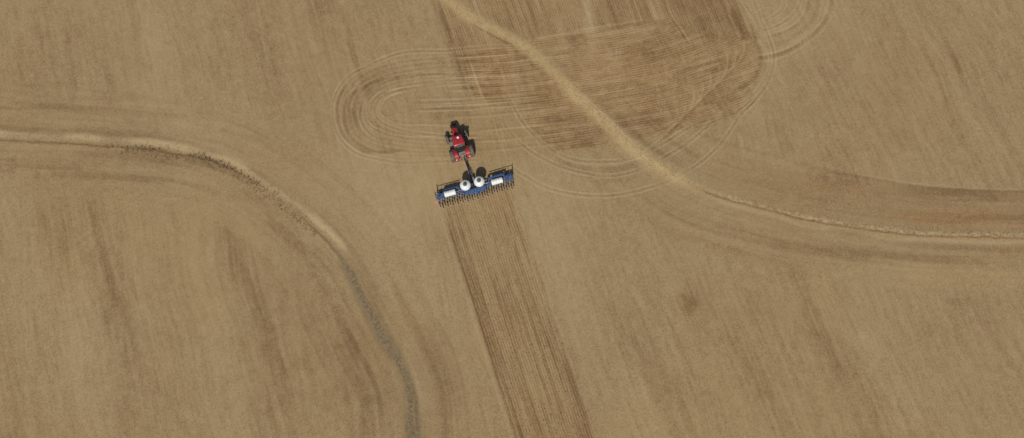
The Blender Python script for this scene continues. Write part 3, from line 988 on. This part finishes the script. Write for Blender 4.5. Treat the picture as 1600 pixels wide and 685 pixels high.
# hood: red shell, falling and narrowing to the front
bm = NB()
loft(bm, [rect(0, 0.98, 1.20, 2.10, 1.95, 0.16), rect(0, 0.98, 1.20, 2.06, 2.7, 0.18), rect(0, 0.96, 1.20, 1.98, 3.5, 0.20), rect(0, 0.92, 1.20, 1.88, 4.12, 0.20)])
hood = obj_('hood', bm, M['red'], TR, 0.015, True)
for s in (-1, 1):
    bm = NB()
    box(bm, s * 0.488, 2.9, 1.55, 0.02, 1.36, 0.40)
    for k in range(7):
        box(bm, s * 0.500, 2.3 + k * 0.2, 1.55, 0.02, 0.12, 0.36)
    obj_('side_grille', bm, M['black'], hood)
bm = NB()
box(bm, 0, 2.9, 2.065, 0.10, 1.5, 0.03)
obj_('hood_strip', bm, M['black'], hood)
bm = NB()
loft(bm, [rect(0, 0.925, 1.10, 1.89, 4.125, 0.20), rect(0, 0.88, 1.08, 1.80, 4.40, 0.20), rect(0, 0.80, 1.05, 1.62, 4.62, 0.18), rect(0, 0.66, 1.02, 1.36, 4.72, 0.14)])
nose = obj_('nose', bm, M['black'], TR, 0.015, True)
bm = NB()
for s in (-1, 1):
    box(bm, s * 0.24, 4.66, 1.50, 0.2, 0.05, 0.12, rot=Matrix.Rotation(R(-30), 3, 'X'))
    obj_('headlight', bm, M['glass'], nose, 0.01)
    bm = NB()
bm.free()
bm = NB()
for k in range(10):
    box(bm, -0.45 + 0.1 * k, 4.90, 0.86, 0.085, 0.34, 0.52)
box(bm, 0, 4.60, 0.86, 0.6, 0.42, 0.2)
obj_('front_weights', bm, M['black'], TR, 0.02)
# cab
bm = NB()
zb, zt = 1.45, 3.04
cor_b = [(-0.52, 2.15), (0.52, 2.15), (0.86, 1.25), (0.86, 0.22), (-0.86, 0.22), (-0.86, 1.25)]
cor_t = [(-0.56, 2.02), (0.56, 2.02), (0.80, 1.25), (0.80, 0.56), (-0.80, 0.56), (-0.80, 1.25)]
for (x0, y0), (x1, y1) in zip(cor_b, cor_t):
    bar(bm, (x0, y0, zb), (x1, y1, zt), 0.085, 0.085)
for k in range(6):
    (x0, y0), (x1, y1) = cor_b[k], cor_b[(k + 1) % 6]
    bar(bm, (x0, y0, zb), (x1, y1, zb), 0.10, 0.14)
    (x0, y0), (x1, y1) = cor_t[k], cor_t[(k + 1) % 6]
    bar(bm, (x0, y0, zt), (x1, y1, zt), 0.08, 0.10)
loft(bm, [[(x * 0.96, 1.3 + (y - 1.3) * 0.96, 1.12) for x, y in cor_b], [(x, y, 1.42) for x, y in cor_b]])
cab = obj_('cab', bm, M['black'], TR)
for k in range(6):
    bm = NB()
    a0, a1, b0, b1 = cor_b[k], cor_b[(k + 1) % 6], cor_t[k], cor_t[(k + 1) % 6]

    def inn(p, q, t):
        return (p[0] + (q[0] - p[0]) * t, p[1] + (q[1] - p[1]) * t)
    p0, p1, p2, p3 = inn(a0, a1, .05), inn(a0, a1, .95), inn(b0, b1, .95), inn(b0, b1, .05)
    e0, e1 = Vector((a1[0] - a0[0], a1[1] - a0[1], 0)).normalized(), Vector((0, 0, 1))
    nn_ = e0.cross(e1) * 0.012
    front = [(p0[0], p0[1], zb + 0.06), (p1[0], p1[1], zb + 0.06), (p2[0], p2[1], zt - 0.05), (p3[0], p3[1], zt - 0.05)]
    loft(bm, [[tuple(Vector(p) + nn_) for p in front], [tuple(Vector(p) - nn_) for p in front]])
    obj_('window', bm, M['glass'], cab)
# seat and steering wheel inside the cab
bm = NB()
box(bm, 0, 1.05, 1.72, 0.5, 0.5, 0.14)
box(bm, 0, 0.80, 2.10, 0.48, 0.14, 0.7)
obj_('seat', bm, M['black'], cab, 0.03)
# roof
bm = NB()
outl = [(-0.58, 2.34), (0.58, 2.34), (0.74, 2.18), (0.93, 1.25), (0.93, 0.86), (0.84, 0.74), (-0.84, 0.74), (-0.93, 0.86), (-0.93, 1.25), (-0.74, 2.18)]
loft(bm, [[(x * 0.95, 1.35 + (y - 1.35) * 0.95, 3.06) for x, y in outl], [(x, y, 3.12) for x, y in outl], [(x, y, 3.20) for x, y in outl],
          [(x * 0.9, 1.35 + (y - 1.35) * 0.9, 3.28) for x, y in outl], [(x * 0.6, 1.35 + (y - 1.35) * 0.6, 3.31) for x, y in outl]])
roof = obj_('roof', bm, M['red'], TR, 0.012, True)
bm = NB()
lathe(bm, [(0.15, 3.31), (0.18, 3.33), (0.19, 3.40), (0.16, 3.45), (0.10, 3.48), (0.01, 3.49)], origin=(0.12, 1.92, 0), n=24)
obj_('satellite_receiver', bm, M['white'], roof, smooth=True)
bm = NB()
loft(bm, [[(-0.84, 0.40, 2.99), (0.84, 0.40, 2.99), (0.84, 0.73, 3.06), (-0.84, 0.73, 3.06)], [(-0.82, 0.42, 3.08), (0.82, 0.42, 3.08), (0.82, 0.73, 3.20), (-0.82, 0.73, 3.20)]])
obj_('rear_visor', bm, M['black'], roof)
for s in (-1, 1):
    for yy, xx in ((2.36, 0.40), (0.40, 0.62)):
        bm = NB()
        box(bm, s * xx, yy, 3.12, 0.20, 0.10, 0.11)
        obj_('work_light', bm, M['glass'], roof, 0.012)
bm = NB()
lathe(bm, [(0.05, 3.2), (0.05, 3.42), (0.035, 3.5), (0.005, 3.52)], origin=(-0.72, 0.85, 0), n=14)
obj_('warning_beacon', bm, M['amber'], roof, smooth=True)
# rear fenders wrapped over the wheels
for s in (-1, 1):
    bm = NB()
    secs = []
    for k in range(12):
        t = R(-12 + 152 * k / 11)
        ri, ro_ = 1.09, 1.15
        c_, s_ = math.cos(t), math.sin(t)
        x0, x1 = s * 0.64, s * 1.24
        y_ = lambda r_: -r_ * c_ * 0.92
        z_ = lambda r_: 1.02 + r_ * s_ * 0.90
        secs.append([(x0, y_(ri), z_(ri)), (x1, y_(ri), z_(ri)), (x1, y_(ro_), z_(ro_)), (x0, y_(ro_), z_(ro_))])
    loft(bm, secs)
    # side cheek towards the cab
    cheek = [(s * 0.66, -math.cos(R(-12 + 152 * k / 11)) * 1.02, 1.02 + 0.98 * math.sin(R(-12 + 152 * k / 11))) for k in range(12)]
    loft(bm, [cheek, [(p[0] - s * 0.035, p[1], p[2]) for p in cheek]])
    fe = obj_('fender', bm, M['red'], TR, 0.008, True)
    bm = NB()
    box(bm, s * 1.05, -0.99, 1.66, 0.22, 0.05, 0.13, rot=Matrix.Rotation(R(-38), 3, 'X'))
    obj_('tail_light', bm, M['lamp'], fe, 0.01)
    bm = NB()
    box(bm, s * 1.16, -1.05, 1.50, 0.10, 0.05, 0.10, rot=Matrix.Rotation(R(-30), 3, 'X'))
    obj_('indicator', bm, M['amber'], fe, 0.01)
# rear deck between the fenders
bm = NB()
box(bm, 0, -0.16, 1.30, 1.20, 0.62, 0.30)
box(bm, 0.28, -0.40, 1.42, 0.30, 0.30, 0.22)
obj_('rear_deck', bm, M['grey'], TR, 0.02)
bm = NB()
loft(bm, [[(-0.20, -0.66, 1.38), (0.20, -0.66, 1.38), (0.0, -0.50, 1.74)], [(-0.20, -0.645, 1.39), (0.20, -0.645, 1.39), (0.0, -0.485, 1.75)]])
obj_('warning_triangle', bm, M['orange'], TR)
# hitch
for s in (-1, 1):
    bm = NB()
    bar(bm, (s * 0.28, -0.35, 0.75), (s * 0.46, -1.15, 0.62), 0.07, 0.12)
    tube(bm, (s * 0.40, -0.40, 1.35), (s * 0.42, -0.85, 0.68), 0.035)
    box(bm, s * 0.46, -1.18, 0.62, 0.10, 0.16, 0.18)
    obj_('lift_arm', bm, M['grey'], TR)
bm = NB()
bar(bm, (0, -0.3, 0.52), (0, -1.22, 0.52), 0.14, 0.07)
box(bm, 0, -0.42, 0.98, 0.5, 0.26, 0.5)
obj_('drawbar', bm, M['grey'], TR, 0.01)
# left fuel tank and steps, right battery box
bm = NB()
box(bm, -0.86, 1.62, 0.92, 0.46, 1.30, 0.62)
obj_('fuel_tank', bm, M['black'], TR, 0.06, True)
bm = NB()
for k in range(4):
    box(bm, -1.14 - 0.02 * (3 - k), 1.95, 0.42 + 0.30 * k, 0.24, 0.50, 0.035)
for yy in (1.69, 2.21):
    bar(bm, (-1.22, yy, 0.40), (-1.12, yy, 1.40), 0.03, 0.05)
obj_('step', bm, M['steel'], TR)
bm = NB()
box(bm, 0.84, 1.62, 0.92, 0.42, 1.1, 0.56)
obj_('battery_box', bm, M['black'], TR, 0.05, True)
bm = NB()
box(bm, -1.02, 1.85, 1.40, 0.36, 0.62, 0.05)
path(bm, [(-1.17, 2.12, 1.42), (-1.17, 2.12, 2.0), (-0.80, 2.12, 2.0)], 0.018)
obj_('landing', bm, M['grey'], TR)
# exhaust, air intake, mirrors, hand rails
bm = NB()
tube(bm, (0.66, 2.36, 1.5), (0.66, 2.36, 2.5), 0.085, n=16)
tube(bm, (0.66, 2.36, 2.5), (0.66, 2.36, 3.15), 0.05, n=14)
tube(bm, (0.66, 2.36, 3.15), (0.66, 2.24, 3.30), 0.05, n=14)
bar(bm, (0.46, 2.36, 1.7), (0.66, 2.36, 1.7), 0.05, 0.1)
obj_('exhaust_pipe', bm, M['black'], TR, smooth=True)
for s in (-1, 1):
    bm = NB()
    path(bm, [(s * 0.60, 2.05, 2.88), (s * 1.05, 2.16, 2.90), (s * 1.42, 2.20, 2.86), (s * 1.42, 2.20, 2.25)], 0.022)
    box(bm, s * 1.42, 2.17, 2.52, 0.24, 0.07, 0.42)
    mr = obj_('mirror', bm, M['black'], TR, 0.006)
    bm = NB()
    box(bm, s * 1.42, 2.127, 2.52, 0.20, 0.01, 0.37)
    obj_('mirror_glass', bm, M['steel'], mr)

# ================================================================ PLANTER (origin: ground below the middle of the toolbar, +y forwards)
PL = thing('planter', 'wide blue row-crop planter with white tanks towed behind the red tractor', 'planter', (-5.76, 4.62, 0.0), R(16.2))
bm = NB()
for s in (-1, 1):
    box(bm, s * 4.05, 0.10, 0.86, 4.16, 0.20, 0.20)
    box(bm, s * 4.05, 0.46, 0.92, 4.10, 0.12, 0.14)
    for k in range(6):
        box(bm, s * (2.3 + 0.72 * k), 0.30, 0.89, 0.10, 0.22, 0.12)
    box(bm, s * 2.10, 0.22, 0.92, 0.34, 0.62, 0.30)         # hinge
box(bm, 0, 0.10, 0.86, 3.84, 0.22, 0.22)
obj_('toolbar', bm, M['blue'], PL, 0.008)
# centre frame and tank deck
bm = NB()
box(bm, 0, 0.55, 1.02, 3.7, 0.14, 0.16)
box(bm, 0, -0.35, 1.08, 3.4, 0.12, 0.14)
for x in (-1.65, -0.85, 0.45, 1.3):
    box(bm, x, 0.15, 1.05, 0.12, 1.10, 0.10)
box(bm, -0.98, -0.30, 1.20, 1.50, 0.74, 0.05)
box(bm, 0.86, -0.30, 1.20, 1.60, 0.76, 0.05)
for x in (-1.72, -0.22, 0.08, 1.66):
    for y in (-0.46, 0.12):
        tube(bm, (x, y, 1.2), (x, y, 1.72), 0.02)
    tube(bm, (x, -0.46, 1.72), (x, 0.12, 1.72), 0.02)
tube(bm, (-1.72, -0.46, 1.72), (-0.22, -0.46, 1.72), 0.02)
tube(bm, (0.08, -0.46, 1.72), (1.66, -0.46, 1.72), 0.02)
for cx_, y in ((-1.33, .65), (0.88, .65)):
    for dx, dy in ((-.5, -.42), (.5, -.42), (-.5, .42), (.5, .42)):
        bar(bm, (cx_ + dx, y + dy, 1.02), (cx_ + dx, y + dy, 1.95), 0.07, 0.07)
    box(bm, cx_, y + .42, 1.05, 1.2, 0.08, 0.10)
    box(bm, cx_, y, 1.02, 0.14, 1.1, 0.10)
obj_('centre_frame', bm, M['blue'], PL, 0.006)
bm = NB()      # fan and hydraulics block in the middle of the frame
lathe(bm, [(0.02, -0.11), (0.26, -0.11), (0.28, 0.0), (0.26, 0.11), (0.02, 0.11)], 'X', 24, (-0.22, 0.80, 1.35))
box(bm, -0.22, 0.48, 1.28, 0.22, 0.34, 0.22)
obj_('fan', bm, M['black'], PL, smooth=True)
bm = NB()
loft(bm, [[(-0.05, -0.98, .98), (0.40, -0.98, .98), (0.40, -0.98, 1.04), (-0.05, -0.98, 1.04)], [(-0.05, -0.50, .98), (0.40, -0.50, .98), (0.40, -0.50, 1.04), (-0.05, -0.50, 1.04)]])
for s in (-0.05, 0.40):
    bar(bm, (s, -1.0, 0.62), (s, -0.45, 1.06), 0.04, 0.06)
obj_('step', bm, M['blue'], PL)
# tongue
bm = NB()
bar(bm, (0.02, 0.60, 0.80), (-0.20, 3.95, 0.66), 0.24, 0.24)
bar(bm, (-0.20, 3.95, 0.66), (-0.25, 4.62, 0.60), 0.18, 0.16)
bar(bm, (-0.62, 0.62, 0.98), (-0.12, 1.95, 0.84), 0.10, 0.12)
bar(bm, (0.62, 0.62, 0.98), (-0.02, 1.95, 0.84), 0.10, 0.12)
tg = obj_('tongue', bm, M['blue'], PL, 0.008)
bm = NB()
bar(bm, (-0.25, 4.55, 0.58), (-0.27, 5.06, 0.56), 0.14, 0.09)
tube(bm, (-0.27, 5.02, 0.46), (-0.27, 5.02, 0.72), 0.05)
tube(bm, (-0.08, 4.35, 0.08), (-0.08, 4.35, 0.95), 0.05)
box(bm, -0.08, 4.35, 0.035, 0.26, 0.26, 0.03)
obj_('coupler', bm, M['black'], tg)
bm = NB()
for k, o_ in enumerate((-0.07, -0.03, 0.02, 0.06)):
    pts = [(-0.3 + o_ * 2, 5.7, 1.05 - .02 * k), (-0.28 + o_, 5.3, 0.85 + .05 * k), (-0.24 + o_, 4.7, 0.76 + .03 * k), (-0.2 + o_, 4.0, 0.81), (-0.1 + o_, 2.4, 0.87), (0.0 + o_, 0.9, 0.96)]
    path(bm, pts, 0.02, 6)
obj_('hose', bm, M['black'], tg, smooth=True)
bm = NB()
box(bm, 0.16, 1.5, 0.98, 0.26, 0.9, 0.16)
tube(bm, (0.15, 2.1, 0.95), (0.02, 3.2, 0.88), 0.045)
tube(bm, (-0.3, 2.6, 0.9), (-0.26, 3.6, 0.84), 0.055)
obj_('hitch_cylinder', bm, M['steel'], tg)
# bulk seed tanks
for s, cx_, cy_ in ((-1, -1.33, 0.65), (1, 0.88, 0.62)):
    bm = NB()
    lathe(bm, [(0.16, 1.18), (0.22, 1.30), (0.46, 1.58), (0.74, 1.90), (0.82, 2.02), (0.835, 2.10), (0.825, 2.14), (0.835, 2.18), (0.83, 2.42), (0.79, 2.54), (0.66, 2.68), (0.48, 2.80), (0.36, 2.85), (0.31, 2.86)], n=40, origin=(cx_, cy_, 0))
    tk = obj_('seed_tank', bm, M['poly'], PL, smooth=True)
    bm = NB()
    lathe(bm, [(0.29, 2.86), (0.315, 2.88), (0.315, 2.96), (0.27, 2.99), (0.12, 3.01), (0.10, 3.04), (0.01, 3.045)], n=28, origin=(cx_, cy_, 0))
    obj_('lid', bm, M['lid'], tk, smooth=True)
    bm = NB()
    tube(bm, (cx_, cy_, 0.98), (cx_, cy_, 1.20), 0.15, n=14)
    for k in range(5):
        path(bm, [(cx_, cy_, 1.05), (cx_ + (k - 2) * 0.18, cy_ - 0.3, 0.96), (cx_ + (k - 2) * 0.3, 0.0, 1.02), (cx_ + (k - 2) * 0.36, -0.55, 0.8)], 0.028, 6)
    obj_('seed_hose', bm, M['black'], tk, smooth=True)
# liquid tanks on the wings
for s, cx_, cy_ in ((-1, -3.98, 0.30), (1, 3.56, 0.10)):
    bm = NB()
    L2 = 0.86
    prof = [(0.02, -L2 - 0.03), (0.30, -L2 - 0.02), (0.43, -L2 + 0.03)]
    for k in range(4):
        x0 = -L2 + 0.06 + k * 0.44
        prof += [(0.465, x0 + 0.02), (0.47, x0 + 0.30), (0.452, x0 + 0.34), (0.452, x0 + 0.38)]
    prof += [(0.43, L2 - 0.01), (0.30, L2 + 0.03), (0.02, L2 + 0.04)]
    prof = [(r_, min(a_, L2 + 0.04)) for r_, a_ in prof]
    lathe(bm, prof, 'X', 32, (cx_, cy_, 1.52))
    tk = obj_('liquid_tank', bm, M['poly'], PL, smooth=True)
    bm = NB()
    lathe(bm, [(0.11, 1.97), (0.12, 2.03), (0.02, 2.04)], n=20, origin=(cx_ + 0.3 * s, cy_, 0))
    obj_('lid', bm, M['poly'], tk, smooth=True)
    bm = NB()
    for dx in (-0.62, 0, 0.62):
        box(bm, cx_ + dx, 0.2, 1.02, 0.08, 0.9, 0.10)
        for t in range(7):
            a0, a1 = R(200 + t * 20), R(220 + t * 20)
            bar(bm, (cx_ + dx, cy_ + 0.5 * math.cos(a0), 1.52 + 0.5 * math.sin(a0)), (cx_ + dx, cy_ + 0.5 * math.cos(a1), 1.52 + 0.5 * math.sin(a1)), 0.07, 0.03)
    obj_('tank_cradle', bm, M['blue'], PL)
# folded row markers above the front of the wings
for s in (-1, 1):
    bm = NB()
    bar(bm, (s * 2.35, 0.82, 1.30), (s * 4.95, 0.86, 1.34), 0.20, 0.16)
    bar(bm, (s * 2.35, 0.98, 1.62), (s * 4.7, 0.98, 1.66), 0.09, 0.09)
    bar(bm, (s * 2.4, 0.4, 0.95), (s * 2.4, 0.9, 1.35), 0.12, 0.14)
    bar(bm, (s * 4.85, 0.45, 0.95), (s * 4.85, 0.9, 1.40), 0.10, 0.12)
    for k in range(4):
        bar(bm, (s * (2.6 + k * 0.6), 0.84, 1.36), (s * (2.9 + k * 0.6), 0.97, 1.62), 0.05, 0.05)
    mk = obj_('marker_arm', bm, M['blue'], PL, 0.006)
    bm = NB()
    bar(bm, (s * 4.7, 0.98, 1.70), (s * 6.18, 0.95, 1.70), 0.06, 0.07)
    bar(bm, (s * 6.18, 0.95, 1.70), (s * 6.22, 0.45, 1.0), 0.06, 0.07)
    tube(bm, (s * 5.45, 0.97, 1.72), (s * 5.45, 0.55, 1.02), 0.035)
    obj_('marker_brace', bm, M['black'], mk)
    bm = NB()
    lathe(bm, [(0.02, -0.02), (0.27, 0.0), (0.02, 0.03)], 'X', 24, (s * 6.2, 1.0, 1.70))
    obj_('marker_disc', bm, M['steel'], mk, smooth=True)
    # ladder frame at the wing end
    bm = NB()
    for y in (0.14, 0.72):
        box(bm, s * 5.55, y, 1.12, 1.36, 0.10, 0.12)
    for k in range(5):
        box(bm, s * (4.93 + 0.31 * k), 0.43, 1.12, 0.09, 0.50, 0.09)
    box(bm, s * 5.22, 0.42, 1.26, 0.42, 0.38, 0.14)
    box(bm, s * 5.88, 0.36, 1.24, 0.36, 0.36, 0.12)
    for x in (4.95, 6.14):
        for y in (0.14, 0.72):
            box(bm, s * x, y, 1.0, 0.08, 0.08, 0.16)
    obj_('wing_frame', bm, M['blue'], PL, 0.005)
    for x in (4.98, 6.12):
        bm = NB()
        box(bm, s * x, 0.72, 1.45, 0.11, 0.10, 0.62)
        obj_('post', bm, M['black'], PL, 0.006)
    # hydraulic fold cylinder
    bm = NB()
    tube(bm, (s * 1.2, 0.36, 1.10), (s * 2.1, 0.36, 1.16), 0.06, n=12)
    tube(bm, (s * 2.1, 0.36, 1.16), (s * 2.9, 0.36, 1.12), 0.03, n=10)
    obj_('fold_cylinder', bm, M['steel'], PL, smooth=True)
    # carrying wheels
    for x, y, rad_ in ((2.45, 0.86, 0.52), (0.46, 1.00, 0.50), (5.35, 0.95, 0.40)):
        wheel(PL, s * x, y, rad_, 0.26, rad_ * 0.5, 0, 'tyre_dark', 'grey')
    for x, y, rad_ in ((2.45, 0.86, 0.52), (0.46, 1.00, 0.50), (5.35, 0.95, 0.40)):
        bm = NB()
        tube(bm, (s * x - 0.2, y, rad_), (s * x + 0.2, y, rad_), 0.04)
        bar(bm, (s * x - 0.18, 0.40, 0.9), (s * x - 0.18, y, rad_), 0.06, 0.10)
        bar(bm, (s * x + 0.18, 0.40, 0.9), (s * x + 0.18, y, rad_), 0.06, 0.10)
        obj_('wheel_bracket', bm, M['blue'], PL)
# small red warning flag at the left end
bm = NB()
tube(bm, (-6.22, -0.05, 0.95), (-6.30, -0.35, 1.15), 0.018, n=8)
box(bm, -6.42, -0.46, 1.08, 0.34, 0.30, 0.02, rot=Matrix.Rotation(R(25), 3, 'X'))
obj_('flag', bm, M['pink'], PL)


# row units: one built, the rest copied
def row_unit():
    bm = NB()
    for s in (-1, 1):
        bar(bm, (s * 0.07, 0.0, 0.92), (s * 0.07, -0.34, 0.78), 0.025, 0.06)
        bar(bm, (s * 0.07, 0.0, 0.74), (s * 0.07, -0.34, 0.60), 0.025, 0.06)
    box(bm, 0, -0.02, 0.84, 0.20, 0.06, 0.34)
    u = obj_('row_unit', bm, M['blue'], PL)
    bm = NB()
    box(bm, 0, -0.58, 0.50, 0.05, 0.50, 0.12)
    bar(bm, (0, -0.80, 0.50), (0, -1.12, 0.26), 0.05, 0.06)
    box(bm, 0, -0.34, 0.66, 0.10, 0.06, 0.30)
    bar(bm, (0, -0.80, 0.55), (0, -0.98, 0.70), 0.03, 0.03)
    obj_('shank', bm, M['tyre_dark'], u)
    for s in (-1, 1):
        bm = NB()
        lathe(bm, [(0.02, -0.018), (0.13, -0.015), (0.15, -0.025), (0.175, -0.022), (0.18, 0), (0.175, 0.022), (0.15, 0.025), (0.02, 0.015)], 'X', 18, (s * 0.065, -0.52, 0.18))
        obj_('gauge_wheel', bm, M['tyre'], u, smooth=True)
    bm = NB()
    lathe(bm, [(0.02, -0.035), (0.10, -0.035), (0.12, 0), (0.10, 0.035), (0.02, 0.035)], 'X', 16, (0.03, -0.46, 0.66))
    box(bm, 0.02, -0.50, 0.74, 0.08, 0.12, 0.10)
    obj_('seed_meter', bm, M['lid'], u, smooth=True)
    bm = NB()
    for s in (-1, 1):
        lathe(bm, [(0.02, -0.02), (0.14, -0.015), (0.14, 0.015), (0.02, 0.02)], 'X', 16, (s * 0.045, -1.12, 0.15))
    obj_('closing_wheel', bm, M['steel'], u, smooth=True)
    return u


unit0 = row_unit()
kids0 = list(unit0.children)
xs = [-6.0 + 0.4 * k for k in range(31)]
for k, x in enumerate(xs):
    if k == 0:
        u = unit0
    else:
        u = unit0.copy()
        C.objects.link(u)
        u.parent = PL
        for ch in kids0:
            c = ch.copy()
            C.objects.link(c)
            c.parent = u
    back = (-0.26 if k % 2 else 0.0) + rng.uniform(-0.05, 0.05)
    if 10 < k < 20:
        back -= 0.06
    u.location = (x, back, 0.0)
